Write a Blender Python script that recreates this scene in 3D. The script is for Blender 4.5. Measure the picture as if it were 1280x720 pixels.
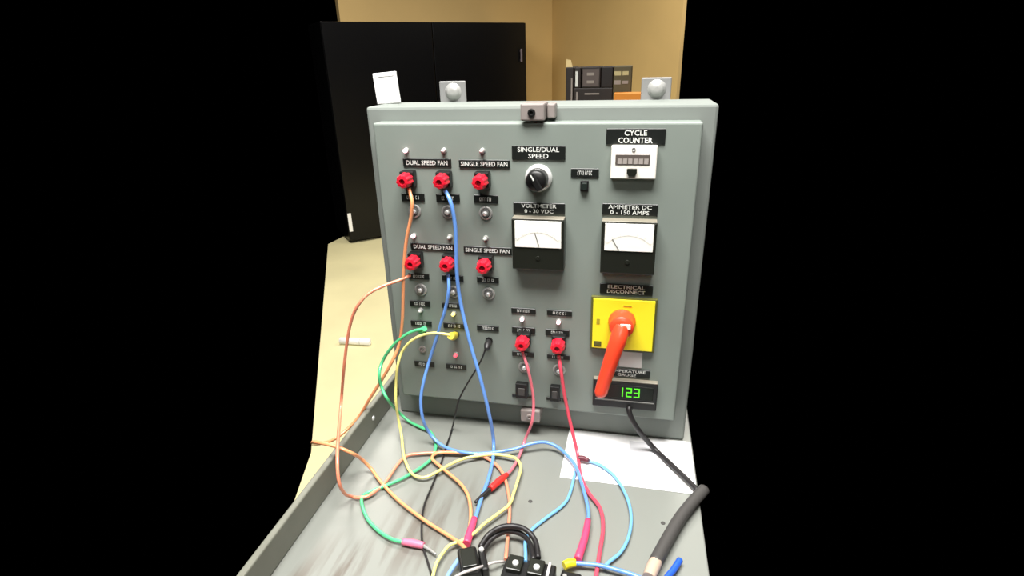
import bpy, bmesh, math, random
from mathutils import Vector, Matrix
random.seed(4)
for o in list(bpy.data.objects): bpy.data.objects.remove(o)
SC = bpy.context.scene
COL = SC.collection
R = math.radians

# ------------------------------------------------------------------ camera
# Door face of the control cabinet is the plane y = 0, x runs right, z is up, floor z = 0.
cam = bpy.data.cameras.new('camera'); cam_o = bpy.data.objects.new('camera', cam); COL.objects.link(cam_o)
cam.sensor_fit = 'HORIZONTAL'; cam.sensor_width = 36.0
cam.lens = 712.56 / 1280.0 * 36.0
cam.clip_start = 0.02; cam.clip_end = 60
MR = Matrix.Rotation(R(12.283), 3, 'Z') @ Matrix.Rotation(R(-21.961), 3, 'X') @ Matrix.Rotation(R(1.499), 3, 'Y')
cm = (MR @ Matrix(((1, 0, 0), (0, 0, -1), (0, 1, 0)))).to_4x4()
cm.translation = (0.0, -0.8, 1.322)
cam_o.matrix_world = cm
SC.camera = cam_o

# ------------------------------------------------------------------ world, ceiling lamps, exposure
wd = bpy.data.worlds.new('world'); SC.world = wd; wd.use_nodes = True
wd.node_tree.nodes['Background'].inputs[0].default_value = (0, 0, 0, 1)
wd.node_tree.nodes['Background'].inputs[1].default_value = 0.0
def ceiling_lamp(name, loc, sx, sy, watt, col=(1.0, 0.95, 0.86), rz=0):
    l = bpy.data.lights.new(name, 'AREA'); l.shape = 'RECTANGLE'; l.size = sx; l.size_y = sy
    l.energy = watt; l.color = col
    o = bpy.data.objects.new(name, l); COL.objects.link(o); o.location = loc; o.rotation_euler = (0, 0, R(rz))
ceiling_lamp('ceiling_lamp_bench', (-0.15, -0.52, 2.60), 1.2, 0.6, 108, (1.0, 0.975, 0.94))
ceiling_lamp('ceiling_lamp_cabinet_side', (-1.55, 1.90, 2.60), 1.2, 0.9, 58, rz=41)
ceiling_lamp('ceiling_lamp_shelf_side', (0.55, 2.72, 2.60), 0.6, 0.6, 40, rz=41)
ceiling_lamp('ceiling_lamp_rear', (0.4, -2.4, 2.60), 1.2, 1.2, 22)
SC.view_settings.view_transform = 'Standard'; SC.view_settings.look = 'None'
SC.view_settings.gamma = 1.0; SC.view_settings.use_curve_mapping = False
SC.view_settings.exposure = 0.0

# ------------------------------------------------------------------ materials
def srgb(r, g, b):
    f = lambda c: (c/255/12.92) if c/255 <= 0.04045 else ((c/255+0.055)/1.055)**2.4
    return (f(r), f(g), f(b), 1)
MATS = {}
def mat(name, col, rough=0.5, metal=0.0, var=0.0, scale=20.0, bump=0.0, emit=None, es=0.0, stretch=None, coat=0.0, spec=0.5):
    if name in MATS: return MATS[name]
    m = bpy.data.materials.new(name); m.use_nodes = True; nt = m.node_tree
    b = nt.nodes['Principled BSDF']
    c = srgb(*col)
    b.inputs['Base Color'].default_value = c; b.inputs['Roughness'].default_value = rough
    b.inputs['Metallic'].default_value = metal; b.inputs['Coat Weight'].default_value = coat
    b.inputs['Specular IOR Level'].default_value = spec
    tc = nt.nodes.new('ShaderNodeTexCoord'); nz = nt.nodes.new('ShaderNodeTexNoise')
    mp = nt.nodes.new('ShaderNodeMapping')
    if stretch: mp.inputs['Scale'].default_value = stretch[:3]; mp.inputs['Rotation'].default_value = (0, 0, R(stretch[3]))
    nt.links.new(tc.outputs['Object'], mp.inputs[0]); nt.links.new(mp.outputs[0], nz.inputs['Vector'])
    nz.inputs['Scale'].default_value = scale; nz.inputs['Detail'].default_value = 5
    if var > 0:
        rp = nt.nodes.new('ShaderNodeValToRGB')
        rp.color_ramp.elements[0].position = 0.3; rp.color_ramp.elements[1].position = 0.7
        rp.color_ramp.elements[0].color = tuple(x*(1-var) for x in c[:3]) + (1,)
        rp.color_ramp.elements[1].color = tuple(min(1, x*(1+var)) for x in c[:3]) + (1,)
        nt.links.new(nz.outputs['Fac'], rp.inputs[0]); nt.links.new(rp.outputs[0], b.inputs['Base Color'])
    if bump > 0:
        bp = nt.nodes.new('ShaderNodeBump'); bp.inputs['Strength'].default_value = bump; bp.inputs['Distance'].default_value = 0.002
        nt.links.new(nz.outputs['Fac'], bp.inputs['Height']); nt.links.new(bp.outputs[0], b.inputs['Normal'])
    if emit:
        b.inputs['Emission Color'].default_value = srgb(*emit); b.inputs['Emission Strength'].default_value = es
    MATS[name] = m
    return m
GREY   = mat('grey_panel_paint', (127, 136, 129), 0.5, var=0.05, scale=9, bump=0.02, spec=0.4)
BODY   = mat('grey_body_paint', (124, 130, 125), 0.75, var=0.05, scale=9, spec=0.25)
BENCH  = mat('bench_grey_paint', (128, 131, 125), 0.36, var=0.06, scale=6, bump=0.05, stretch=(1.0, 0.35, 1.0, 12))
def bench_wear(m):
    nt = m.node_tree; b = nt.nodes['Principled BSDF']; old = b.inputs['Base Color'].links[0].from_socket
    tc = nt.nodes.new('ShaderNodeTexCoord'); mp = nt.nodes.new('ShaderNodeMapping')
    mp.inputs['Rotation'].default_value = (0, 0, R(4)); mp.inputs['Scale'].default_value = (42, 5, 1)
    nz = nt.nodes.new('ShaderNodeTexNoise'); nz.inputs['Scale'].default_value = 1.0; nz.inputs['Detail'].default_value = 6
    nt.links.new(tc.outputs['Object'], mp.inputs[0]); nt.links.new(mp.outputs[0], nz.inputs['Vector'])
    big = nt.nodes.new('ShaderNodeTexNoise'); big.inputs['Scale'].default_value = 3.2; nt.links.new(tc.outputs['Object'], big.inputs['Vector'])
    r1 = nt.nodes.new('ShaderNodeValToRGB'); r1.color_ramp.elements[0].position = 0.46; r1.color_ramp.elements[1].position = 0.60
    r2 = nt.nodes.new('ShaderNodeValToRGB'); r2.color_ramp.elements[0].position = 0.42; r2.color_ramp.elements[1].position = 0.56
    nt.links.new(nz.outputs['Fac'], r1.inputs[0]); nt.links.new(big.outputs['Fac'], r2.inputs[0])
    mu = nt.nodes.new('ShaderNodeMath'); mu.operation = 'MULTIPLY'; nt.links.new(r1.outputs[0], mu.inputs[0]); nt.links.new(r2.outputs[0], mu.inputs[1])
    mx = nt.nodes.new('ShaderNodeMix'); mx.data_type = 'RGBA'; gr = nt.nodes.new('ShaderNodeMapping'); gr.inputs['Location'].default_value = (0.66, 0.88, 0); gr.inputs['Scale'].default_value = (3.6, 3.6, 0.0)
    sp = nt.nodes.new('ShaderNodeTexGradient'); sp.gradient_type = 'SPHERICAL'; nt.links.new(tc.outputs['Object'], gr.inputs[0]); nt.links.new(gr.outputs[0], sp.inputs[0])
    m2 = nt.nodes.new('ShaderNodeMath'); m2.operation = 'MULTIPLY'; m2.use_clamp = True; m3 = nt.nodes.new('ShaderNodeMath'); m3.operation = 'MULTIPLY'; m3.inputs[1].default_value = 1.6
    nt.links.new(sp.outputs[1], m3.inputs[0]); nt.links.new(mu.outputs[0], m2.inputs[0]); nt.links.new(m3.outputs[0], m2.inputs[1])
    nt.links.new(m2.outputs[0], mx.inputs['Factor'])
    nt.links.new(old, mx.inputs['A']); mx.inputs['B'].default_value = srgb(98, 92, 84); nt.links.new(mx.outputs['Result'], b.inputs['Base Color'])
bench_wear(BENCH)
LIP    = mat('bench_edge_paint', (112, 113, 102), 0.45, var=0.08)
STEEL  = mat('zinc_steel', (168, 168, 165), 0.3, 0.25, var=0.06, scale=60)
CHROME = mat('chrome', (232, 232, 230), 0.18, 0.35, coat=0.5)
CLASP  = mat('clasp_metal', (152, 143, 139), 0.4, 0.2)
BLACK  = mat('black_plastic', (22, 22, 22), 0.4)
PLATE  = mat('black_engraved_plate', (26, 29, 27), 0.35)
LETTER = mat('white_lettering', (225, 228, 222), 0.6)
METER  = mat('meter_black', (30, 32, 26), 0.35)
DIAL   = mat('dial_white', (250, 248, 240), 0.5)
LITTOP  = mat('meter_lit_top_beige', (128, 123, 109), 0.5)  # beige stands in for light falling on the black meter case top
INK    = mat('dial_ink', (222, 220, 212), 0.6)
RED    = mat('red_post_plastic', (225, 30, 52), 0.35, coat=0.2)
YEL    = mat('yellow_switch_plate', (252, 236, 44), 0.4)
YELD   = mat('dark_olive_frame', (92, 92, 40), 0.5)
SYM    = mat('yellow_plate_print', (170, 160, 40), 0.5)
HAND   = mat('red_orange_handle', (255, 74, 44), 0.30, coat=0.3)
IVORY  = mat('counter_ivory', (240, 236, 226), 0.45)
CWIN   = mat('counter_window', (92, 84, 78), 0.35)
CDIG   = mat('counter_digits', (160, 152, 146), 0.5)
GREYP  = mat('pale_grey_sticker', (205, 203, 200), 0.5)
SCREEN = mat('display_screen', (10, 16, 10), 0.2)
GREEN7 = mat('green_segments', (60, 200, 30), 0.5, emit=(105, 235, 40), es=0.75)
LEDW   = mat('lamp_lens_lit_pink', (255, 220, 225), 0.3, emit=(255, 205, 210), es=2.0)
LEDO   = mat('lamp_lens_unlit', (205, 180, 178), 0.25)
LEDG   = mat('lamp_lens_unlit_grey', (190, 192, 184), 0.25)
LEDY   = mat('lamp_lens_lit_yellow', (250, 240, 150), 0.3, emit=(255, 235, 130), es=1.2)
LEDR   = mat('lamp_lens_lit_red', (240, 90, 100), 0.3, emit=(255, 90, 105), es=1.3)
BLUEW  = mat('blue_cable', (102, 150, 224), 0.35, coat=0.4)
SKYW   = mat('sky_blue_cable', (116, 178, 226), 0.35, coat=0.4)
ORW    = mat('orange_cable', (243, 160, 110), 0.35, coat=0.4)
ORW2   = mat('orange_red_cable', (243, 146, 114), 0.35, coat=0.4)
YEW    = mat('yellow_cable', (234, 225, 134), 0.35, coat=0.4)
GRW    = mat('green_cable', (84, 200, 134), 0.35, coat=0.4)
REDW   = mat('red_cable', (228, 76, 96), 0.35, coat=0.4)
PINKW  = mat('pink_red_cable', (228, 112, 126), 0.35, coat=0.4)
PINKB  = mat('pink_boot', (236, 72, 112), 0.45)
REDB   = mat('red_boot', (226, 48, 44), 0.45)
BLKW   = mat('black_cable', (34, 32, 33), 0.45)
DGREY  = mat('dark_grey_rubber', (70, 68, 66), 0.6)
TAN    = mat('tan_sleeve', (190, 168, 148), 0.6)
PAPER  = mat('white_paper', (250, 250, 250), 0.8)
PRINT  = mat('grey_print', (205, 205, 208), 0.8)
WALL   = mat('tan_wall_paint', (209, 178, 118), 0.8, var=0.04, scale=3, bump=0.03)
FLOORM = mat('cream_floor', (228, 219, 172), 0.55, var=0.07, scale=3.0)
CABM   = mat('gloss_black_cabinet', (9, 9, 11), 0.28, spec=0.3)
SEAM   = mat('cabinet_handle_grey', (120, 110, 118), 0.4, 0.3)
BOXB   = mat('black_card_box', (38, 31, 27), 0.5, var=0.1)
BOXO   = mat('olive_card_box', (84, 76, 48), 0.55, var=0.1)
SPINE  = mat('box_label_grey', (150, 142, 134), 0.6)
SPINEY = mat('box_label_cream', (190, 180, 130), 0.6)
ORB    = mat('orange_card', (222, 138, 40), 0.6)
FILEM  = mat('beige_file_cabinet', (176, 164, 136), 0.5)

# ------------------------------------------------------------------ mesh helpers
class MB:
    def __init__(s): s.v = []; s.f = []; s.smooth = False
    def add(s, vs, fs):
        n = len(s.v); s.v += [tuple(v) for v in vs]; s.f += [tuple(i+n for i in f) for f in fs]; return s
    def box(s, x0, x1, y0, y1, z0, z1):
        return s.add([(x0,y0,z0),(x1,y0,z0),(x1,y1,z0),(x0,y1,z0),(x0,y0,z1),(x1,y0,z1),(x1,y1,z1),(x0,y1,z1)],
                     [(3,2,1,0),(4,5,6,7),(0,1,5,4),(1,2,6,5),(2,3,7,6),(3,0,4,7)])
    def bbox(s, x0, x1, y0, y1, z0, z1, bev=0.002, seg=2):
        bm = bmesh.new(); bmesh.ops.create_cube(bm, size=1.0)
        for v in bm.verts: v.co = Vector(((x0+x1)/2+v.co.x*(x1-x0), (y0+y1)/2+v.co.y*(y1-y0), (z0+z1)/2+v.co.z*(z1-z0)))
        bmesh.ops.bevel(bm, geom=list(bm.edges), offset=bev, segments=seg, profile=0.5, affect='EDGES')
        bm.verts.index_update()
        s.add([v.co.copy() for v in bm.verts], [[v.index for v in f.verts] for f in bm.faces]); bm.free(); return s
    def prism(s, pts, y0, y1):           # pts (x,z) outline, extruded along y
        n = len(pts)
        vs = [(x, y0, z) for x, z in pts] + [(x, y1, z) for x, z in pts]
        fs = [tuple(range(n)), tuple(range(2*n-1, n-1, -1))]
        for i in range(n): j = (i+1) % n; fs.append((j, i, n+i, n+j))
        return s.add(vs, fs)
    def slab(s, pts, z0, z1):            # pts (x,y) outline, extruded along z
        n = len(pts)
        vs = [(x, y, z0) for x, y in pts] + [(x, y, z1) for x, y in pts]
        fs = [tuple(range(n-1, -1, -1)), tuple(range(n, 2*n))]
        for i in range(n): j = (i+1) % n; fs.append((i, j, n+j, n+i))
        return s.add(vs, fs)
    def lathe(s, base, axis, prof, n=20, lobes=0, amp=0.0):   # prof: (distance along axis, radius)
        a = Vector(axis).normalized(); u = a.orthogonal().normalized(); w = a.cross(u); b = Vector(base)
        vs = []; fs = []
        for d, r in prof:
            for i in range(n):
                t = 2*math.pi*i/n; rr = r*(1+amp*math.cos(lobes*t)) if lobes else r
                vs.append(b + a*d + (u*math.cos(t)+w*math.sin(t))*rr)
        m = len(prof)
        for k in range(m-1):
            for i in range(n):
                j = (i+1) % n; fs.append((k*n+i, k*n+j, (k+1)*n+j, (k+1)*n+i))
        fs.append(tuple(range(n-1, -1, -1))); fs.append(tuple(range((m-1)*n, m*n)))
        return s.add(vs, fs)
    def tube(s, pts, r, n=8, sub=6):
        P = [Vector(p) for p in pts]; path = []; rad = []
        rs = r if isinstance(r, (list, tuple)) else [r]*len(P)
        for i in range(len(P)-1):
            p0 = P[max(i-1, 0)]; p1 = P[i]; p2 = P[i+1]; p3 = P[min(i+2, len(P)-1)]
            for k in range(sub):
                t = k/sub
                path.append(0.5*((2*p1)+(p2-p0)*t+(2*p0-5*p1+4*p2-p3)*t*t+(3*p1-p0-3*p2+p3)*t**3)); rad.append(rs[i]*(1-t)+rs[i+1]*t)
        path.append(P[-1]); rad.append(rs[-1])
        vs = []; fs = []; u = None
        for i, p in enumerate(path):
            d = (path[min(i+1, len(path)-1)]-path[max(i-1, 0)]).normalized()
            u = d.orthogonal().normalized() if u is None else (u - d*u.dot(d)).normalized()
            w = d.cross(u)
            for k in range(n):
                a = 2*math.pi*k/n; vs.append(p + (u*math.cos(a)+w*math.sin(a))*rad[i])
        m = len(path)
        for i in range(m-1):
            for k in range(n):
                j = (k+1) % n; fs.append((i*n+k, i*n+j, (i+1)*n+j, (i+1)*n+k))
        fs.append(tuple(range(n-1, -1, -1))); fs.append(tuple(range((m-1)*n, m*n)))
        s.smooth = True
        return s.add(vs, fs)
    def xf(s, M): s.v = [tuple(M @ Vector(v)) for v in s.v]; return s
def wpos(o):
    p = Vector(o.location)
    while o.parent: o = o.parent; p += o.location
    return p
def tags(o, label=None, cat=None, group=None, kind=None):
    if label: o['label'] = label
    if cat: o['category'] = cat
    if group: o['group'] = group
    if kind: o['kind'] = kind
    return o
def mk(name, mb, m, parent=None, label=None, cat=None, group=None, kind=None, smooth=None):
    xs = [v[0] for v in mb.v]; ys = [v[1] for v in mb.v]; zs = [v[2] for v in mb.v]
    c = Vector(((min(xs)+max(xs))/2, (min(ys)+max(ys))/2, min(zs)))
    me = bpy.data.meshes.new(name); me.from_pydata([tuple(Vector(v)-c) for v in mb.v], [], mb.f); me.update()
    if mb.smooth if smooth is None else smooth:
        for p in me.polygons: p.use_smooth = len(p.vertices) <= 4
    me.materials.append(m)
    o = bpy.data.objects.new(name, me); COL.objects.link(o)
    if parent: o.parent = parent; o.location = c - wpos(parent)
    else: o.location = c
    return tags(o, label, cat, group, kind)
def thing(name, loc, label, cat, group=None):
    o = bpy.data.objects.new(name, None); COL.objects.link(o); o.location = loc; o.empty_display_size = 0.05
    return tags(o, label, cat, group)
_tc = {}
def text_mb(txt, cx, cz, w, h, y):
    """engraved lettering in the plane y, facing -y, fitted to w x h around (cx, cz)"""
    if txt not in _tc:
        cu = bpy.data.curves.new('t', 'FONT'); cu.body = txt; cu.resolution_u = 2; cu.offset = 0.012
        ob = bpy.data.objects.new('t', cu); COL.objects.link(ob)
        me = bpy.data.meshes.new_from_object(ob.evaluated_get(bpy.context.evaluated_depsgraph_get()))
        _tc[txt] = ([v.co.copy() for v in me.vertices], [list(p.vertices) for p in me.polygons])
        bpy.data.objects.remove(ob); bpy.data.curves.remove(cu); bpy.data.meshes.remove(me)
    vs, fs = _tc[txt]
    x0 = min(v.x for v in vs); x1 = max(v.x for v in vs); y0 = min(v.y for v in vs); y1 = max(v.y for v in vs)
    return MB().add([(cx+((v.x-x0)/(x1-x0)-0.5)*w, y, cz+((v.y-y0)/(y1-y0)-0.5)*h) for v in vs], fs)

# ------------------------------------------------------------------ room shell (modelled as far as the photograph looks)
ang = R(41); D1 = Vector((math.cos(ang), math.sin(ang), 0)); N1 = Vector((-D1.y, D1.x, 0))
CORNER = Vector((-0.803, 4.915, 0)); P0 = Vector((-2.13, 3.126, 0))
def frame(o, ax, ay): return Matrix(((ax.x, ay.x, 0, o.x), (ax.y, ay.y, 0, o.y), (0, 0, 1, o.z), (0, 0, 0, 1)))
mk('wall_left', MB().box(-1.93, 0.0, 0, 0.08, 0, 2.62).xf(frame(CORNER, D1, N1)), WALL, kind='structure')
mk('wall_right', MB().box(0, 1.64, 0, 0.03, 0, 2.62).xf(frame(CORNER, -N1, D1)), WALL, kind='structure')
wl = CORNER - D1*1.93; wr = CORNER - N1*1.64
mk('floor', MB().slab([(-0.72, -0.47), (0.13, -0.47), (0.25, 1.5), (wr.x, wr.y), (CORNER.x, CORNER.y), (wl.x, wl.y), (-2.32, 3.10), (-1.10, 0.72)], -0.04, 0.0), FLOORM, kind='structure')

# ------------------------------------------------------------------ tall black cabinet against the left wall
FC = frame(P0, D1, N1)
cab = thing('storage_cabinet', P0 + D1*0.75 + N1*0.22, 'tall wide glossy black storage cabinet standing against the tan wall', 'cabinet')
def cpart(name, mb, m, parent=cab, **k): return mk(name, mb.xf(FC), m, parent, **k)
cpart('carcass', MB().bbox(-0.01, 1.612, 0.022, 0.44, 0.02, 1.586, 0.004), CABM)
cpart('plinth', MB().box(0.01, 1.59, 0.05, 0.42, 0.0, 0.02), BLACK)
for i, (a, b) in enumerate(((-0.008, 0.797), (0.803, 1.610))):
    d = cpart('door', MB().bbox(a, b, 0.0, 0.02, 0.03, 1.583, 0.003), CABM)
    if not i: continue
    hx = b-0.062
    mbh = MB().bbox(hx, hx+0.016, -0.022, -0.010, 1.29, 1.39, 0.004)
    mbh.box(hx+0.004, hx+0.012, -0.012, 0.002, 1.30, 1.312).box(hx+0.004, hx+0.012, -0.012, 0.002, 1.368, 1.38)
    cpart('handle', mbh, SEAM, d, label='small dull grey vertical pull handle')
nt = cpart('notice', MB().box(-0.005, 0.022, -0.002, -0.0005, 0.10, 0.245), PAPER, None)
tags(nt, 'small white paper notice low on the black cabinet front', 'paper')

# ------------------------------------------------------------------ boxes on a low file cabinet, seen over the panel
fc = thing('file_cabinet', (-0.13, 1.82, 0), 'beige low file cabinet carrying the black boxes behind the panel', 'cabinet')
mk('carcass', MB().bbox(-0.32, 0.05, 1.58, 2.05, 0, 1.0, 0.005), FILEM, fc)
for k in range(3):
    dr = mk('drawer', MB().bbox(-0.31, 0.04, 1.564, 1.579, 0.03+k*0.32, 0.33+k*0.32, 0.004), FILEM, fc)
    mk('handle', MB().bbox(-0.19, -0.08, 1.548, 1.565, 0.24+k*0.32, 0.255+k*0.32, 0.004), STEEL, dr)
def bx(name, x0, x1, y0, y1, z0, z1, m, label, cat, stickers=()):
    t = thing(name, ((x0+x1)/2, (y0+y1)/2, z0), label, cat)
    mk('case', MB().bbox(x0, x1, y0, y1, z0, z1, 0.003), m, t)
    for i, (a, b, c, d, mm) in enumerate(stickers): mk('sticker', MB().box(a, b, y0-0.001-0.0006*i, y0+0.001, c, d), mm, t)
    return t
bx('file_box', -0.294, -0.262, 1.70, 1.92, 1.0, 1.281, BOXB, 'slim dark upright file box at the left end, tan tag on top', 'box', [(-0.272, -0.266, 1.02, 1.24, SPINE)])
tg = MB().add([(-0.296,1.71,1.2815),(-0.268,1.71,1.2815),(-0.268,1.725,1.2815),(-0.296,1.725,1.2815),(-0.294,1.715,1.312),(-0.276,1.715,1.308),(-0.276,1.723,1.308),(-0.294,1.723,1.312)],
      [(3,2,1,0),(4,5,6,7),(0,1,5,4),(1,2,6,5),(2,3,7,6),(3,0,4,7)])
mk('tag', tg, mat('tan_tag', (225, 200, 140), 0.7), None, 'small crumpled tan tag sitting on the slim dark file box', 'tag')
bx('file_box', -0.261, -0.101, 1.70, 1.92, 1.0, 1.2, BOXB, 'wide black box at the bottom of the stack with a pale line', 'box', [(-0.215, -0.155, 1.174, 1.180, SPINE), (-0.250, -0.243, 1.03, 1.185, SPINE)])
bx('file_box', -0.259, -0.232, 1.70, 1.90, 1.2005, 1.280, BOXB, 'narrow black box with a bright pale spine stripe, upper row', 'box', [(-0.254, -0.244, 1.206, 1.265, LETTER)])
bx('file_box', -0.229, -0.152, 1.70, 1.90, 1.2005, 1.281, BOXB, 'black box with grey stacked labels in the upper row', 'box', [(-0.224, -0.158, 1.207, 1.273, mat('box_label_dark', (92, 82, 78), 0.6)), (-0.207, -0.178, 1.248, 1.259, SPINE), (-0.207, -0.178, 1.218, 1.229, SPINE)])
bx('file_box', -0.150, -0.102, 1.70, 1.90, 1.2005, 1.280, mat('jet_black_box', (24, 17, 15), 0.5), 'plain jet black box between labelled black box and olive box', 'box')
bx('file_box', -0.100, -0.027, 1.70, 1.90, 1.0, 1.281, BOXO, 'tall olive box with two rows of cream labels', 'box', [(-0.096, -0.070, 1.246, 1.262, SPINEY), (-0.064, -0.040, 1.246, 1.262, SPINEY), (-0.096, -0.070, 1.212, 1.228, SPINE), (-0.064, -0.040, 1.214, 1.226, SPINE)])
bx('carton', -0.092, 0.018, 1.60, 1.692, 1.0, 1.183, ORB, 'orange carton in front of the tall olive box', 'carton')

# ------------------------------------------------------------------ things on the floor by the bench
rod = thing('paper_roll', (-1.33, 1.545, 0), 'short white rolled paper tube lying on the cream floor', 'paper roll')
mk('tube', MB().lathe((-1.408, 1.540, 0.017), (1, 0.05, 0), [(0, .013), (0.002, .017), (0.16, .017), (0.162, .013)], 20), PAPER, rod, smooth=True)
mk('rubber_band', MB().lathe((-1.300, 1.5456, 0.0175), (1, 0.05, 0), [(0, .0174), (0.004, .0174)], 20), GREYP, rod)

# ------------------------------------------------------------------ bench with a raised left edge
T = 0.72
bench = thing('workbench', (-0.15, -0.06, 0), 'grey painted metal workbench with a raised left edge', 'workbench')
mk('top', MB().bbox(-0.432, 0.120, -0.44, 0.30, T-0.035, T, 0.002), BENCH, bench)
lip = mk('edge_rail', MB().bbox(-0.432, -0.422, -0.44, 0.30, T+0.0003, T+0.046, 0.0022), LIP, bench, label='raised grey metal rail along the left edge')
for yy in (-0.03, 0.17): mk('screw', MB().lathe((-0.4225, yy, T+0.024), (1, 0, 0), [(0, .005), (0.0022, .004), (0.003, .001)], 12), CHROME, lip)
for x, y in ((0.0665, -0.163), (-0.1215, -0.1545)):
    mk('rivet', MB().lathe((x, y, T-0.0002), (0, 0, 1), [(0, .0034), (0.0008, .0028), (0.001, .001)], 12), DGREY, bench)
for x in (-0.41, 0.072):
    for y in (-0.42, 0.245): mk('leg', MB().bbox(x, x+0.035, y, y+0.035, 0, T-0.0355, 0.003), LIP, bench)

# ------------------------------------------------------------------ control panel
BX0, BX1, BZ0, BZ1 = -0.398, 0.107, T, 1.2592
pan = thing('control_panel', (-0.14, 0.08, T), 'grey metal electrical control panel box with switches, meters and red posts', 'control panel')
def part(name, mb, m, parent=pan, **k): return mk(name, mb, m, parent, **k)
part('enclosure', MB().bbox(BX0, BX1, 0.030, 0.125, BZ0, BZ1, 0.004), BODY)
part('door', MB().bbox(-0.376, 0.086, 0.0, 0.0295, 0.777, 1.239, 0.003, 3), GREY)
for cx in (-0.289, 0.0265):
    tb = part('mounting_tab', MB().bbox(cx-0.0218, cx+0.0218, 0.1205, 0.126, 1.235, 1.2905, 0.0018), mat('tab_grey_steel', (140, 140, 139), 0.35, 0.2))
    mk('bolt', MB().lathe((cx+0.001, 0.1215, 1.2745), (0, -1, 0), [(0, .0135), (0.0012, .0135), (0.0014, .0115), (0.0045, .0105), (0.007, .0075), (0.0082, .003)], 24), STEEL, tb, smooth=True, label='round domed bolt head')
for cz, up in ((1.2535, 1), (0.763, -1)):
    cxx = -0.1385 if up > 0 else -0.1475
    c = part('clasp', MB().bbox(cxx-0.0165, cxx+0.0165, -0.006, 0.034, cz-0.0118, cz+0.0112, 0.0022), CLASP)
    mk('screw', MB().lathe((cxx-0.001, -0.0062, cz-0.001), (0, -1, 0), [(0, .0055), (0.002, .005), (0.0022, .0028), (0.0006, .0022)], 16), BLACK if up > 0 else CLASP, c)
    if up > 0: mk('strap', MB().bbox(cxx+0.018, cxx+0.029, 0.010, 0.0335, cz-0.010, cz+0.0095, 0.002), CLASP, c)

# name plates
def plate(cx, cz, w, h, lines=None, seed=0):
    p = part('name_plate', MB().bbox(cx-w/2, cx+w/2, -0.0018, 0.0002, cz-h/2, cz+h/2, 0.0005, 1), PLATE)
    y = -0.0021
    if lines:
        n = len(lines)
        for i, (txt, fr) in enumerate(lines):
            hh = h*(0.56 if n == 1 else 0.35); z = cz + (0 if n == 1 else (h*0.235 if i == 0 else -h*0.235))
            mk('lettering', text_mb(txt, cx, z, w*fr, hh, y), LETTER, p, label='white engraved letters')
    else:                                   # small engraving, too fine to read
        rnd = random.Random(seed); mb = MB(); x = cx - w*0.26
        while x < cx + w*0.26:
            k = rnd.choice((0, 1, 2, 2)); s = w*0.045
            mb.box(x, x+s*0.35, y, y+0.0004, cz-h*0.24, cz+h*0.24)
            if k: mb.box(x, x+s, y, y+0.0004, cz+h*0.13, cz+h*0.24)
            if k > 1: mb.box(x, x+s, y, y+0.0004, cz-h*0.24, cz-h*0.13)
            x += s*(1.5 if rnd.random() > 0.15 else 2.6)
        mk('engraving', mb, LETTER, p)
    return p
plate(-.2965, 1.1830, .074, .0118, [('DUAL SPEED FAN', .86)]); plate(-.2100, 1.1822, .075, .0118, [('SINGLE SPEED FAN', .92)])
plate(-.2975, 1.0536, .073, .0112, [('DUAL SPEED FAN', .86)]); plate(-.2105, 1.0518, .075, .0112, [('SINGLE SPEED FAN', .92)])
plate(-.1312, 1.1985, .0755, .0190, [('SINGLE/DUAL', .78), ('SPEED', .38)])
plate(.0005, 1.2208, .0775, .0205, [('CYCLE', .38), ('COUNTER', .58)])
plate(-.1310, 1.1190, .0755, .0165, [('VOLTMETER', .68), ('0 - 30 VDC', .56)])
plate(-.0020, 1.1207, .0765, .0165, [('AMMETER DC', .78), ('0 - 150 AMPS', .70)])
plate(-.0010, 1.0000, .0770, .0160, [('ELECTRICAL', .70), ('DISCONNECT', .72)])
plate(.0070, .8590, .0710, .0140, [('TEMPERATURE', .80), ('GAUGE', .40)])
plate(-.0660, 1.1715, .0385, .0120, None, 3)
k = 10
for z, h, xs, w in ((1.1310, .0120, (-.323, -.268, -.2095), .0365), (1.0035, .0098, (-.3255, -.269, -.2120), .035),
                    (.9560, .0100, (-.3275, -.2725), .0345), (.9203, .0098, (-.3285, -.2722, -.2155), .036), (.8440, .0096, (-.3295, -.2733), .0355),
                    (.9548, .0092, (-.1565, -.1000), .0388), (.9208, .0110, (-.1570, -.1030), .0375), (.8778, .0086, (-.1585, -.1012), .0362), (.7985, .0060, (-.1610, -.1030), .0350)):
    for x in xs: k += 1; plate(x, z, w, h, None, k)

# indicator lamps
def lamp(x, z, m, r=.0034):
    b = part('indicator_lamp', MB().lathe((x, 0.0005, z), (0, -1, 0), [(0, r*1.25), (0.0015, r*1.25), (0.002, r*1.05), (0.003, r*1.0)], 16), STEEL)
    mk('lens', MB().lathe((x, -0.003, z), (0, -1, 0), [(0, r*.95), (0.004, r*.9), (0.0062, r*.55), (0.007, r*.15)], 16), m, b, smooth=True)
for x, m in ((-.327, LEDW), (-.2692, LEDO), (-.212, LEDO)): lamp(x, 1.2005, m)
for x, m in ((-.327, LEDW), (-.2692, LEDG), (-.2125, LEDG)): lamp(x, 1.0710, m)
lamp(-.327, .9445, LEDG); lamp(-.271, .9425, LEDY); lamp(-.272, .8675, LEDR)
lamp(-.1585, .9415, LEDW); lamp(-.1010, .9405, LEDW)

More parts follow.
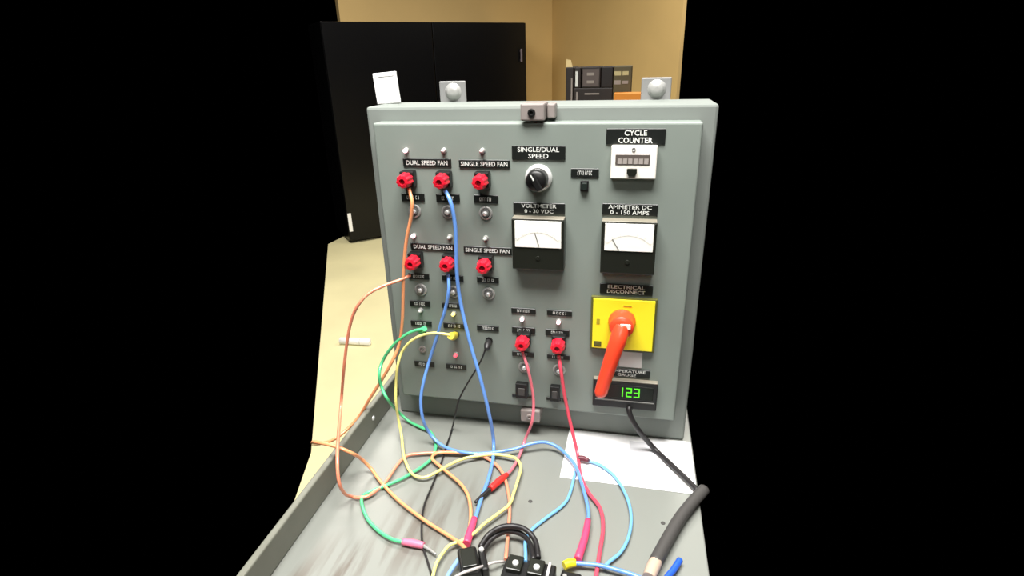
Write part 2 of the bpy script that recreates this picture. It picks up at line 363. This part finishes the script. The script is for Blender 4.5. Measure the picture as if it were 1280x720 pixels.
# red binding posts
def post(x, z):
    b = part('binding_post', MB().bbox(x-.0108, x+.0108, -.0150, .0004, z-.0118, z+.0118, .0020), BLACK, label='black collar with a red fluted cap')
    c = mk('cap', MB().lathe((x, -0.0145, z), (0, -1, 0), [(0, .0085), (0.0008, .0106), (0.014, .0100), (0.018, .0086), (0.0188, .0044), (0.015, .0038)], 36, 9, .07), RED, b, label='bright red fluted cap')
    mk('stud', MB().lathe((x, -0.0290, z), (0, -1, 0), [(0, .003), (0.002, .0028)], 10), mat('post_hole_dark_red', (120, 12, 28), 0.5), c)
for z in (1.1605, 1.0338):
    for x in (-.325, -.2695, -.2118): post(x, z)
for x in (-.1555, -.0995): post(x, .9085)

# round chrome sockets
def socket(x, z):
    b = part('fuse_socket', MB().lathe((x, 0.0005, z), (0, -1, 0), [(0, .0102), (0.002, .0102), (0.003, .0088), (0.003, .0070), (0.0012, .0064)], 24), STEEL)
    mk('collar', MB().lathe((x, -0.0008, z), (0, -1, 0), [(0, .0062), (0.003, .0060), (0.0034, .0046)], 12), mat('socket_grey', (112, 112, 110), 0.35), b)
    mk('button', MB().lathe((x, -0.003, z), (0, -1, 0), [(0, .0040), (0.004, .0036), (0.0052, .0015)], 14), CHROME, b, smooth=True)
for z, xs in ((1.1100, (-.3225, -.2695, -.2108)), (.9805, (-.3240, -.2688, -.2118)), (.8540, (-.1568, -.1000))):
    for x in xs: socket(x, z)

# rotary selector
sb = part('selector_switch', MB().lathe((-.1312, 0.0005, 1.1632), (0, -1, 0), [(0, .0200), (0.003, .0196), (0.006, .0175), (0.008, .0160)], 32), CHROME, smooth=True, label='chrome ring with a black rotary knob')
kb = mk('knob', MB().lathe((-.1312, -0.0075, 1.1632), (0, -1, 0), [(0, .0152), (0.016, .0146), (0.019, .0128), (0.0195, .004)], 32), BLACK, sb, smooth=True)
gm = MB().bbox(-.0042, .0042, -0.0330, -0.0265, -.0125, .0125, .0012)
gm.xf(Matrix.Translation((-.1312, 0, 1.1632)) @ Matrix.Rotation(R(-30), 4, 'Y')); mk('grip', gm, BLACK, kb)
pm = MB().box(-.0009, .0009, -0.0336, -0.0329, .003, .0115).xf(Matrix.Translation((-.1312, 0, 1.1632)) @ Matrix.Rotation(R(-30), 4, 'Y')); mk('pointer', pm, LETTER, kb)

# small push switch under the narrow plate
ss = part('rocker_switch', MB().bbox(-.0718, -.0602, -.004, .0004, 1.1455, 1.1605, .001), BLACK)
mk('rocker', MB().bbox(-.0700, -.0620, -.0075, -.0035, 1.1485, 1.1585, .0012), mat('dark_green_black', (30, 38, 34), 0.35), ss)

# cycle counter
cc = part('cycle_counter', MB().bbox(-.0305, .0300, -.010, .0004, 1.1655, 1.2098, .0015), IVORY, label='ivory cycle counter')
mk('window', MB().bbox(-.0245, .0210, -.0106, -.0096, 1.1845, 1.1985, .0004, 1), CWIN, cc)
for i in range(6): mk('digit_wheel', MB().box(-.0215+i*.007, -.0160+i*.007, -.0110, -.0104, 1.1858, 1.1930), CDIG, cc)
mk('screw', MB().lathe((-.001, -.0098, 1.2052), (0, -1, 0), [(0, .0028), (0.0012, .0024), (0.0006, .0010)], 12), STEEL, cc)
rb = MB().prism([(-.0085, 1.1800), (.0045, 1.1800), (.0045, 1.1745), (.0020, 1.1700), (-.0060, 1.1700), (-.0085, 1.1745)][::-1], -.0150, -.0096)
mk('reset_button', rb, METER, cc)

# analogue meters
def meter(name, x0, x1, label, needle):
    z0, z1, yf = 1.0305, 1.1070, -.019
    m = part(name, MB().bbox(x0, x1, yf, .0004, z0, z1, .0014), METER, label=label)
    mk('lit_top', MB().bbox(x0+.0005, x1-.0005, yf+.001, -.0005, z1-.0002, z1+.0012, .0005, 1), LITTOP, m)  # thin strip, light on the case top put into its colour
    d = mk('dial', MB().bbox(x0+.0050, x1-.0040, yf-.0012, yf+.0008, 1.0655, 1.1052, .0004, 1), DIAL, m, label='bright white meter dial')
    cx = (x0+x1)/2; yy = yf-.0018; mb = MB()
    for i in range(22):
        a = R(40+100*i/22); b = R(40+100*(i+1)/22); zc = 1.053
        mb.add([(cx+math.cos(t)*r, yy, zc+math.sin(t)*r*0.92) for t, r in ((a, .0400), (b, .0400), (b, .0392), (a, .0392))], [(3, 2, 1, 0)])
    for i in range(7):
        t = R(42+96*i/6); dx, dz = math.cos(t), math.sin(t)*0.92
        mb.add([(cx+dx*.0400-dz*.0004, yy, zc+dz*.0400+dx*.0004), (cx+dx*.0400+dz*.0004, yy, zc+dz*.0400-dx*.0004), (cx+dx*.0440+dz*.0004, yy, zc+dz*.0440-dx*.0004), (cx+dx*.0440-dz*.0004, yy, zc+dz*.0440+dx*.0004)], [(0, 1, 2, 3)])
    mk('scale', mb, mat('dial_scale_ink', (236, 234, 226), 0.6), d)
    (ax, az), (bx_, bz) = needle
    v = Vector((bx_-ax, 0, bz-az)).normalized(); q = Vector((-v.z, 0, v.x))*.00045
    mk('needle', MB().add([(ax+q.x, yy-.0004, az+q.z), (ax-q.x, yy-.0004, az-q.z), (bx_-q.x, yy-.0004, bz-q.z), (bx_+q.x, yy-.0004, bz+q.z)], [(0, 1, 2, 3), (3, 2, 1, 0)]), INK, d)
    mk('zero_screw', MB().lathe((cx, yf+.0004, 1.049), (0, -1, 0), [(0, .0035), (.0014, .003)], 14), METER, m)
meter('voltmeter', -.1685, -.0920, 'black framed voltmeter', ((-.134, 1.088), (-.128, 1.068)))
meter('ammeter', -.0395, .0365, 'black framed ammeter', ((-.024, 1.083), (-.014, 1.067)))

# electrical disconnect
ds = part('disconnect_switch', MB().bbox(-.0515, .0455, -.0055, .0004, .8995, .9880, .0012), YELD, label='yellow disconnect switch with red lever')
yp = mk('face_plate', MB().bbox(-.0483, .0425, -.0085, -.0050, .9030, .9857, .0010), YEL, ds, label='yellow square face plate')
mk('print_mark', MB().box(-.0035, .0085, -.0089, -.0083, .9750, .9775), SYM, yp)
mk('print_mark', MB().box(-.0425, -.0375, -.0089, -.0083, .9440, .9530), SYM, yp)
mk('symbol', MB().box(-.0455, -.0340, -.0089, -.0083, .9060, .9150).box(-.0417, -.0379, -.0093, -.0088, .9085, .9125), YELD, yp)
hub = mk('hub', MB().lathe((-.0045, -.0082, .9505), (0, -1, 0), [(0, .0205), (.004, .0200), (.006, .0185), (.020, .0180), (.024, .0165), (.0255, .008)], 36), HAND, ds, smooth=True)
hp = [(-.0045, -.026, .951), (-.0085, -.036, .934), (-.0165, -.042, .905), (-.0245, -.044, .872), (-.0300, -.045, .847), (-.0305, -.045, .843)]
lv = MB().tube(hp, [.0125, .0128, .0115, .0105, .0100, .0070], 16, 5); mk('lever', lv, HAND, ds, label='long red orange lever')
mk('sticker', MB().bbox(-.0065, .0085, -.0352, -.0333, .9500, .9585, .0006, 1).xf(Matrix.Identity(4)), mat('hub_white_patch', (245, 235, 225), 0.4), ds)  # small white patch on the front of the hub
part('sticker', MB().box(-.0055, .0290, -.0012, .0002, .8695, .8960), GREYP, label='pale grey square sticker')

# digital thermometer display
dp = part('temperature_display', MB().bbox(-.0445, .0555, -.010, .0004, .7985, .8475, .0016), BLACK, label='black digital display with green digits')
mk('bezel_top', MB().bbox(-.0440, .0550, -.0096, -.0004, .8468, .8490, .0006, 1), LITTOP, dp)
sc = mk('screen', MB().bbox(-.0385, .0490, -.0108, -.0095, .8175, .8415, .0004, 1), SCREEN, dp)
mk('button_strip', MB().bbox(-.0405, .0515, -.0112, -.0095, .8115, .8138, .0005, 1), mat('bezel_edge_grey', (96, 96, 92), 0.3), dp)
SEGS = {'1': 'bc', '2': 'abged', '3': 'abgcd'}
def seg7(ch, x, z, w, h, y):
    t = h*.11; mb = MB(); half = h/2
    Rr = {'a': (0, w, h-t, h), 'g': (0, w, half-t/2, half+t/2), 'd': (0, w, 0, t), 'b': (w-t, w, half, h), 'c': (w-t, w, 0, half), 'f': (0, t, half, h), 'e': (0, t, 0, half)}
    for s in SEGS[ch]: a, b, c, d = Rr[s]; mb.box(x+a, x+b, y, y+.0004, z+c, z+d)
    return mb
for ch, x in (('1', -.0060), ('2', .0075), ('3', .0195)): mk('digit', seg7(ch, x, .8212, .0090, .0165, -.0113), GREEN7, sc)

# jacks and square connectors on the lower half
def jack(x, z, m=BLACK):
    j = part('jack', MB().lathe((x, 0.0005, z), (0, -1, 0), [(0, .0062), (.003, .0060), (.0036, .0030), (.0015, .0024)], 14), m)
    mk('contact', MB().lathe((x, -.0012, z), (0, -1, 0), [(0, .0022), (.0016, .0016)], 10), STEEL, j)
jack(-.3275, .9055); jack(-.2705, .9045); jack(-.2145, .8975); jack(-.3305, .8725, CLASP)
for cx, w in ((-.1605, .0205), (-.1055, .0160)):
    c = part('square_connector', MB().bbox(cx-w/2, cx+w/2, -.011, .0004, .7995, .8270, .0015), BLACK)
    mk('insert', MB().bbox(cx-w*.28, cx+w*.28, -.0126, -.0105, .8060, .8200, .0010), DGREY, c)

# white card on top of the enclosure
cdm = MB().bbox(-.0215, .0165, -.004, .004, 0, .0465, .0012)
cdm.xf(Matrix.Translation((-.3945+.0095, .095, BZ1+.0006)) @ Matrix.Rotation(R(-4), 4, 'Y'))
cd = mk('card_block', cdm, PAPER, None, 'small white card block standing on the left end of the panel top', 'card')
mk('fold_line', MB().box(-.0190, .0140, -.0046, -.0039, .0405, .0413).xf(Matrix.Translation((-.385, .095, BZ1+.0006)) @ Matrix.Rotation(R(-4), 4, 'Y')), GREYP, cd)

# ------------------------------------------------------------------ sheet of paper on the bench
ps = thing('paper_sheet', (0.02, -0.04, T), 'white sheet of paper on the bench against the panel', 'paper')
mk('sheet', MB().add([(-.0855, -.0965, T+.0004), (.1175, -.0985, T+.0004), (.1175, .027, T+.0004), (-.0845, .027, T+.0004), (-.0855, -.0965, T+.0010), (.1175, -.0985, T+.0010), (.1175, .027, T+.0010), (-.0845, .027, T+.0010)],
   [(3,2,1,0),(4,5,6,7),(0,1,5,4),(1,2,6,5),(2,3,7,6),(3,0,4,7)]), PAPER, ps)
mk('printed_picture', MB().box(.018, .062, -.060, .012, T+.0011, T+.0013), PRINT, ps)

# ------------------------------------------------------------------ test leads (paths in metres)
W = {
    'blue_a': [(-0.2655,-0.0200,1.1468), (-0.2548,-0.0300,1.1330), (-0.2506,-0.0300,1.1059), (-0.2501,-0.0300,1.0757), (-0.2521,-0.0300,1.0253), (-0.2489,-0.0300,0.9729), (-0.2342,-0.0400,0.9102), (-0.2175,-0.0500,0.8530), (-0.2045,-0.0550,0.7907), (-0.2009,-0.0504,0.7380), (-0.1950,-0.0824,0.7270), (-0.1913,-0.1290,0.7270), (-0.1915,-0.1671,0.7270), (-0.1901,-0.2081,0.7270), (-0.1904,-0.2318,0.7270)],
    'blue_a_boot': [(-0.1905,-0.2103,0.7290), (-0.1898,-0.2337,0.7290), (-0.1891,-0.2559,0.7290)],
    'blue_b': [(-0.2689,-0.0220,1.0189), (-0.2660,-0.0320,0.9967), (-0.2733,-0.0320,0.9655), (-0.2816,-0.0320,0.9416), (-0.2934,-0.0320,0.9083), (-0.3072,-0.0320,0.8708), (-0.3147,-0.0450,0.8404), (-0.3194,-0.0550,0.8083), (-0.3165,-0.0600,0.7732), (-0.3084,-0.0549,0.7420), (-0.2844,-0.0662,0.7310), (-0.2554,-0.0758,0.7310), (-0.2178,-0.0754,0.7310), (-0.1686,-0.0578,0.7320), (-0.1403,-0.0461,0.7380), (-0.1165,-0.0378,0.7380), (-0.0922,-0.0424,0.7320), (-0.0654,-0.0756,0.7320), (-0.0488,-0.1218,0.7320), (-0.0369,-0.1657,0.7320), (-0.0348,-0.1912,0.7320), (-0.0369,-0.2173,0.7320)],
    'blue_b_boot': [(-0.0351,-0.1883,0.7320), (-0.0367,-0.2200,0.7320), (-0.0424,-0.2579,0.7320)],
    'blue_c': [(-0.0444,-0.0566,0.7260), (-0.0264,-0.0631,0.7260), (-0.0032,-0.0853,0.7260), (0.0156,-0.1255,0.7260), (0.0230,-0.1639,0.7260), (0.0204,-0.2008,0.7260), (0.0107,-0.2296,0.7260), (-0.0028,-0.2475,0.7260), (-0.0102,-0.2589,0.7260)],
    'blue_c_clip': [(-0.0620,-0.0588,0.7300), (-0.0533,-0.0573,0.7300), (-0.0441,-0.0615,0.7300)],
    'blue_d': [(-0.0631,-0.0843,0.7240), (-0.0662,-0.1345,0.7240), (-0.0739,-0.1589,0.7240), (-0.0939,-0.1875,0.7240), (-0.1099,-0.2126,0.7240), (-0.1127,-0.2394,0.7320), (-0.1070,-0.2691,0.7420), (-0.1044,-0.2830,0.7440)],
    'blue_e': [(-0.0470,-0.2619,0.7300), (-0.0192,-0.2593,0.7300), (0.0056,-0.2620,0.7300), (0.0300,-0.2671,0.7300), (0.0489,-0.2752,0.7300)],
    'blue_e_boot': [(-0.0583,-0.2696,0.7320), (-0.0518,-0.2647,0.7320), (-0.0440,-0.2626,0.7320)],
    'blue_f': [(-0.1892,-0.2773,0.7320), (-0.1926,-0.2906,0.7320), (-0.1962,-0.3060,0.7320), (-0.1980,-0.3229,0.7320)],
    'orange_a': [(-0.3206,-0.0200,1.1481), (-0.3134,-0.0300,1.1316), (-0.3167,-0.0300,1.1099), (-0.3279,-0.0300,1.0726), (-0.3356,-0.0300,1.0340), (-0.3410,-0.0300,0.9941), (-0.3480,-0.0300,0.9386), (-0.3580,-0.0300,0.8948), (-0.3694,-0.0400,0.8667), (-0.3919,-0.0400,0.8298), (-0.4167,-0.0400,0.7928), (-0.4464,-0.0400,0.7473), (-0.4720,-0.0750,0.7280), (-0.4780,-0.1250,0.7520), (-0.4550,-0.1600,0.7860), (-0.4180,-0.1680,0.7900), (-0.3903,-0.1638,0.7760), (-0.3890,-0.1437,0.7500), (-0.3773,-0.1397,0.7300), (-0.3613,-0.1526,0.7260), (-0.3423,-0.1690,0.7260), (-0.3072,-0.1951,0.7260), (-0.2603,-0.2228,0.7260), (-0.2254,-0.2400,0.7260), (-0.1968,-0.2589,0.7320), (-0.1806,-0.2763,0.7380)],
    'orange_b': [(-0.3304,-0.0220,1.0130), (-0.3427,-0.0350,1.0093), (-0.3630,-0.0500,1.0048), (-0.3806,-0.0650,0.9980), (-0.3931,-0.0750,0.9857), (-0.4082,-0.0750,0.9620), (-0.4212,-0.0750,0.9268), (-0.4365,-0.0750,0.8684), (-0.4536,-0.0750,0.7910), (-0.3973,-0.1896,0.8050), (-0.3826,-0.2226,0.7800), (-0.3812,-0.2172,0.7500), (-0.3814,-0.1984,0.7260), (-0.3689,-0.1979,0.7260), (-0.3586,-0.1927,0.7260), (-0.3502,-0.1774,0.7260), (-0.3451,-0.1624,0.7260), (-0.3427,-0.1209,0.7260), (-0.3364,-0.0959,0.7260), (-0.3166,-0.0863,0.7260), (-0.2848,-0.0786,0.7260), (-0.2486,-0.0723,0.7260), (-0.2186,-0.0732,0.7260), (-0.1910,-0.0883,0.7260), (-0.1695,-0.1148,0.7260), (-0.1532,-0.1558,0.7260), (-0.1455,-0.1867,0.7260), (-0.1392,-0.2271,0.7260), (-0.1318,-0.2692,0.7400), (-0.1300,-0.2821,0.7420)],
    'orange_c': [(-0.2473,-0.0759,0.7290), (-0.2760,-0.0799,0.7290), (-0.2892,-0.0853,0.7290), (-0.2916,-0.0979,0.7290), (-0.2765,-0.1110,0.7290), (-0.2557,-0.1264,0.7290), (-0.2307,-0.1455,0.7290), (-0.2139,-0.1650,0.7290), (-0.2027,-0.1876,0.7290), (-0.1944,-0.2170,0.7290), (-0.1910,-0.2452,0.7290)],
    'yellow': [(-0.2683,-0.0330,0.9193), (-0.2827,-0.0330,0.9210), (-0.2987,-0.0330,0.9205), (-0.3194,-0.0330,0.9139), (-0.3383,-0.0330,0.9009), (-0.3541,-0.0330,0.8805), (-0.3596,-0.0420,0.8598), (-0.3660,-0.0420,0.8259), (-0.3659,-0.0500,0.7953), (-0.3666,-0.0471,0.7600), (-0.3588,-0.0585,0.7350), (-0.3442,-0.0896,0.7280), (-0.3279,-0.1169,0.7280), (-0.3090,-0.1383,0.7280), (-0.2893,-0.1422,0.7280), (-0.2730,-0.1288,0.7300), (-0.2604,-0.1114,0.7300), (-0.2456,-0.0951,0.7300), (-0.2288,-0.0841,0.7300), (-0.1985,-0.0728,0.7300), (-0.1723,-0.0722,0.7300), (-0.1568,-0.0775,0.7300), (-0.1469,-0.0951,0.7300), (-0.1457,-0.1208,0.7300), (-0.1462,-0.1489,0.7300), (-0.1477,-0.1756,0.7300), (-0.1586,-0.1949,0.7300), (-0.1745,-0.2189,0.7300), (-0.1841,-0.2380,0.7300), (-0.1965,-0.2528,0.7300), (-0.2092,-0.2619,0.7300), (-0.2150,-0.2776,0.7300), (-0.2175,-0.2959,0.7300), (-0.2152,-0.3149,0.7300), (-0.2112,-0.3293,0.7300)],
    'green_a': [(-0.3128,-0.0300,0.9257), (-0.3336,-0.0300,0.9191), (-0.3541,-0.0300,0.9053), (-0.3744,-0.0300,0.8846), (-0.3915,-0.0300,0.8592), (-0.3924,-0.0450,0.8434), (-0.3910,-0.0450,0.8190), (-0.3773,-0.0550,0.8020), (-0.3871,-0.0043,0.7450), (-0.3661,-0.0051,0.7260), (-0.3405,-0.0175,0.7260), (-0.3191,-0.0278,0.7260), (-0.2988,-0.0578,0.7260), (-0.2938,-0.0925,0.7260), (-0.3017,-0.1156,0.7260), (-0.3108,-0.1306,0.7260), (-0.3226,-0.1476,0.7260), (-0.3389,-0.1649,0.7260), (-0.3554,-0.1801,0.7260), (-0.3648,-0.1904,0.7260), (-0.3657,-0.1995,0.7250), (-0.3548,-0.2171,0.7250), (-0.3368,-0.2372,0.7250), (-0.3128,-0.2535,0.7250), (-0.2915,-0.2624,0.7250), (-0.2747,-0.2642,0.7250)],
    'green_b_boot': [(-0.2756,-0.2647,0.7260), (-0.2609,-0.2647,0.7260), (-0.2447,-0.2659,0.7260)],
    'green_b_tip': [(-0.2458,-0.2661,0.7260), (-0.2351,-0.2709,0.7260), (-0.2243,-0.2768,0.7260)],
    'black_thin': [(-0.2145,-0.0180,0.8976), (-0.2204,-0.0240,0.8786), (-0.2322,-0.0240,0.8555), (-0.2486,-0.0240,0.8268), (-0.2642,-0.0240,0.7959), (-0.2710,-0.0300,0.7691), (-0.2853,-0.0061,0.7280), (-0.2831,-0.0325,0.7240), (-0.2805,-0.0627,0.7240), (-0.2756,-0.1027,0.7240), (-0.2740,-0.1310,0.7240), (-0.2726,-0.1613,0.7240), (-0.2707,-0.1944,0.7240), (-0.2619,-0.2286,0.7240), (-0.2486,-0.2619,0.7240), (-0.2334,-0.2857,0.7240), (-0.2191,-0.3079,0.7240), (-0.2085,-0.3237,0.7240)],
    'pink': [(-0.1558,-0.0200,0.8921), (-0.1465,-0.0300,0.8727), (-0.1405,-0.0300,0.8414), (-0.1370,-0.0300,0.8075), (-0.1382,-0.0400,0.7775), (-0.1501,-0.0356,0.7400), (-0.1546,-0.0625,0.7280), (-0.1594,-0.0968,0.7280), (-0.1657,-0.1147,0.7280)],
    'pink_boot': [(-0.1643,-0.1150,0.7300), (-0.1732,-0.1311,0.7300), (-0.1823,-0.1503,0.7300)],
    'pink_tip': [(-0.1821,-0.1462,0.7280), (-0.1901,-0.1630,0.7280), (-0.1979,-0.1792,0.7280)],
    'red': [(-0.0987,-0.0200,0.8914), (-0.0936,-0.0300,0.8720), (-0.0882,-0.0300,0.8321), (-0.0801,-0.0300,0.7882), (-0.0695,-0.0394,0.7500), (-0.0628,-0.0515,0.7320), (-0.0537,-0.0924,0.7260), (-0.0386,-0.1285,0.7260), (-0.0206,-0.1563,0.7260), (-0.0140,-0.1929,0.7260), (-0.0163,-0.2398,0.7260), (-0.0180,-0.2748,0.7260), (-0.0179,-0.2899,0.7260)],
    'arc1': [(-0.1680,-0.2642,0.7360), (-0.1615,-0.2467,0.7400), (-0.1474,-0.2369,0.7460), (-0.1312,-0.2311,0.7460), (-0.1134,-0.2342,0.7460), (-0.0985,-0.2466,0.7420), (-0.0903,-0.2717,0.7400)],
    'arc2': [(-0.1652,-0.2677,0.7320), (-0.1574,-0.2468,0.7340), (-0.1449,-0.2347,0.7360), (-0.1305,-0.2307,0.7360), (-0.1167,-0.2345,0.7360), (-0.1042,-0.2504,0.7380), (-0.0954,-0.2770,0.7420)],
    'grey_cord': [(-0.1838,-0.3233,0.7460), (-0.1745,-0.3140,0.7460), (-0.1625,-0.3065,0.7460), (-0.1545,-0.2886,0.7340), (-0.1446,-0.2824,0.7340), (-0.1348,-0.2719,0.7260)],
    'display_cord': [(0.0180,-0.0050,0.8000), (0.0133,-0.0120,0.8004), (0.0192,-0.0180,0.7855), (0.0328,-0.0200,0.7642), (0.0578,-0.0109,0.7280), (0.0814,-0.0446,0.7280), (0.1053,-0.0791,0.7280), (0.1174,-0.0977,0.7280)],
    'probe': [(0.1259,-0.0991,0.7320), (0.1053,-0.1322,0.7320), (0.0882,-0.1629,0.7320), (0.0740,-0.1942,0.7320), (0.0628,-0.2206,0.7320), (0.0532,-0.2440,0.7320)],
    'probe_tip': [(0.0542,-0.2426,0.7320), (0.0501,-0.2532,0.7320), (0.0451,-0.2684,0.7320)],
    'blue_g': [(0.0843,-0.2308,0.7280), (0.0757,-0.2473,0.7280), (0.0674,-0.2608,0.7280), (0.0630,-0.2766,0.7280)],
}
def cable(pts, r): return MB().tube(pts, r, 8, 5)
def lead(label, key, m, r, parts=(), group=None, name='test_lead', cat='cable'):
    p = W[key]; t = thing(name, p[-1], label, cat)
    mk('cable', cable(p, r), m, t)
    for (nm, pp, mm, rr) in parts: mk(nm, MB().tube(pp, rr, 12, 4), mm, t)
    return t
bk = lambda k: W[k]
lead('thick blue lead hanging from the top row middle red post, pink boot at its end', 'blue_a', BLUEW, .0030, [('boot', bk('blue_a_boot'), PINKB, [.0045, .0052, .0058])])
lead('blue lead looping from the second row middle post across the bench to a pink boot', 'blue_b', BLUEW, .0027, [('boot', bk('blue_b_boot'), PINKB, [.0042, .0048, .0054])])
lead('light blue lead arching right of the red lead, dark clip lying on the paper', 'blue_c', SKYW, .0024, [('clip', bk('blue_c_clip'), mat('dark_maroon_clip', (96, 40, 52), 0.5), [.0042, .0046, .0030])])
lead('sky blue lead running diagonally to the black terminal block', 'blue_d', SKYW, .0024)
lead('bright blue lead with yellow boot at the bottom of the bench', 'blue_e', BLUEW, .0028, [('boot', bk('blue_e_boot'), mat('yellow_boot', (246, 226, 40), 0.45), [.0052, .0056, .0044])])
lead('short pale blue lead leaving the black clamp connector at lower left', 'blue_f', mat('pale_blue_cable', (130, 165, 215), 0.4), .0030)
lead('orange lead hanging from the top left red post over the bench rail', 'orange_a', ORW, .0027)
lead('orange lead swinging left from the second row left post and looping to the terminal block', 'orange_b', ORW2, .0025)
lead('short orange lead looping on the bench towards the pink boot', 'orange_c', ORW, .0026)
lead('yellow lead from the yellow plug trailing across the bench', 'yellow', YEW, .0024, [('plug', [(-.2705, -.004, .9048), (-.2690, -.018, .910), (-.2675, -.034, .9185)], mat('yellow_plug', (236, 218, 70), 0.4), [.0060, .0068, .0055])])
lead('green lead curving left from the green plug, pale pink clip at its far end', 'green_a', GRW, .0026, [('plug', [(-.3275, -.004, .9058), (-.3230, -.018, .9150), (-.3110, -.031, .9265)], GRW, [.0052, .0056, .0040]), ('boot', bk('green_b_boot'), mat('pale_pink_boot', (238, 120, 150), 0.45), [.0042, .0052, .0044]), ('clip', bk('green_b_tip'), STEEL, [.0026, .0020, .0014])])
lead('thin black lead from the black plug down the left of the bench', 'black_thin', BLKW, .0014, [('plug', [(-.2145, -.004, .8975), (-.2140, -.014, .8960), (-.2135, -.022, .8925)], BLKW, [.0052, .0056, .0036])])
lead('pink lead from the lower left red post ending in a red clip', 'pink', PINKW, .0024, [('boot', bk('pink_boot'), REDB, [.0036, .0054, .0048]), ('clip', bk('pink_tip'), BLKW, [.0036, .0032, .0022])])
lead('red lead from the lower right red post passing over the paper', 'red', REDW, .0028)
lead('outer thick black cable arching between the clamp connector and terminal block', 'arc1', BLKW, .0036)
lead('inner thick black cable arching between the clamp connector and terminal block', 'arc2', BLKW, .0036)
lead('thin pale grey cord crossing over the black clamp connector', 'grey_cord', mat('pale_grey_cord', (188, 182, 178), 0.5), .0018)
lead('black cord running from under the digital display over the paper', 'display_cord', BLKW, .0042, name='power_cord')
pr = thing('probe_cable', W['probe'][-1], 'thick dark grey probe cable with tan sleeve at the right of the bench', 'cable')
mk('cable', MB().tube(W['probe'], .0085, 12, 6), DGREY, pr); mk('sleeve', MB().tube(W['probe_tip'], [.0082, .0086, .0078], 12, 4), TAN, pr)
lead('bright blue lead end beside the tan sleeve at the right', 'blue_g', mat('royal_blue_cable', (40, 90, 205), 0.4), .0042)

# ------------------------------------------------------------------ black connectors at the front of the bench
cl = thing('clamp_connector', (-.173, -.285, T), 'black clamp connector gripping the orange, yellow and pink leads', 'connector')
F = Matrix.Translation((-.1745, -.2830, T+.0008)) @ Matrix.Rotation(R(24), 4, 'Z')
mk('housing', MB().bbox(-.0165, .0085, -.028, .014, 0, .022, .004, 3).xf(F), BLACK, cl)
mk('jaw', MB().bbox(.0100, .0190, -.024, .012, 0, .018, .003, 3).xf(F), BLACK, cl)
mk('rib', MB().bbox(-.013, .005, -.020, .008, .0222, .0245, .001).xf(F), METER, cl)
mk('screw', MB().lathe(F @ Vector((.0145, .008, .0180)), (0, 0, 1), [(0, .0035), (.0018, .0028)], 12), CHROME, cl)
tb = thing('terminal_block', (-.10, -.30, T), 'black terminal block with metal screw terminals at the bottom edge', 'terminal block')
F = Matrix.Translation((-.1000, -.2970, T+.0008)) @ Matrix.Rotation(R(-3), 4, 'Z')
mk('housing', MB().bbox(-.0305, .0330, -.030, .0185, 0, .022, .002).xf(F), BLACK, tb)
for i, x in enumerate((-.0165, .0100)):
    w = mk('terminal', MB().bbox(x-.0095, x+.0095, -.006, .0165, .0222, .0285, .0015).xf(F), METER, tb)
    mk('screw', MB().lathe(F @ Vector((x+.001, .004, .0285)), (0, 0, 1), [(0, .0042), (.0016, .0038), (.002, .001)], 14), CHROME, w)
mk('divider', MB().bbox(.0235, .0270, -.020, .0170, .0222, .0270, .001).xf(F), GREYP, tb)
p2 = thing('plug_block', (-.052, -.2860, T), 'small black plug beside the terminal block under the yellow boot', 'plug')
F2 = Matrix.Translation((-.0530, -.2900, T+.0008)) @ Matrix.Rotation(R(-8), 4, 'Z')
mk('housing', MB().bbox(-.0085, .0170, -.020, .0120, 0, .014, .0025).xf(F2), BLACK, p2)
mk('pin', MB().lathe(F2 @ Vector((-.002, .0, .0140)), (0, 0, 1), [(0, .0030), (.004, .0026)], 10), STEEL, p2)
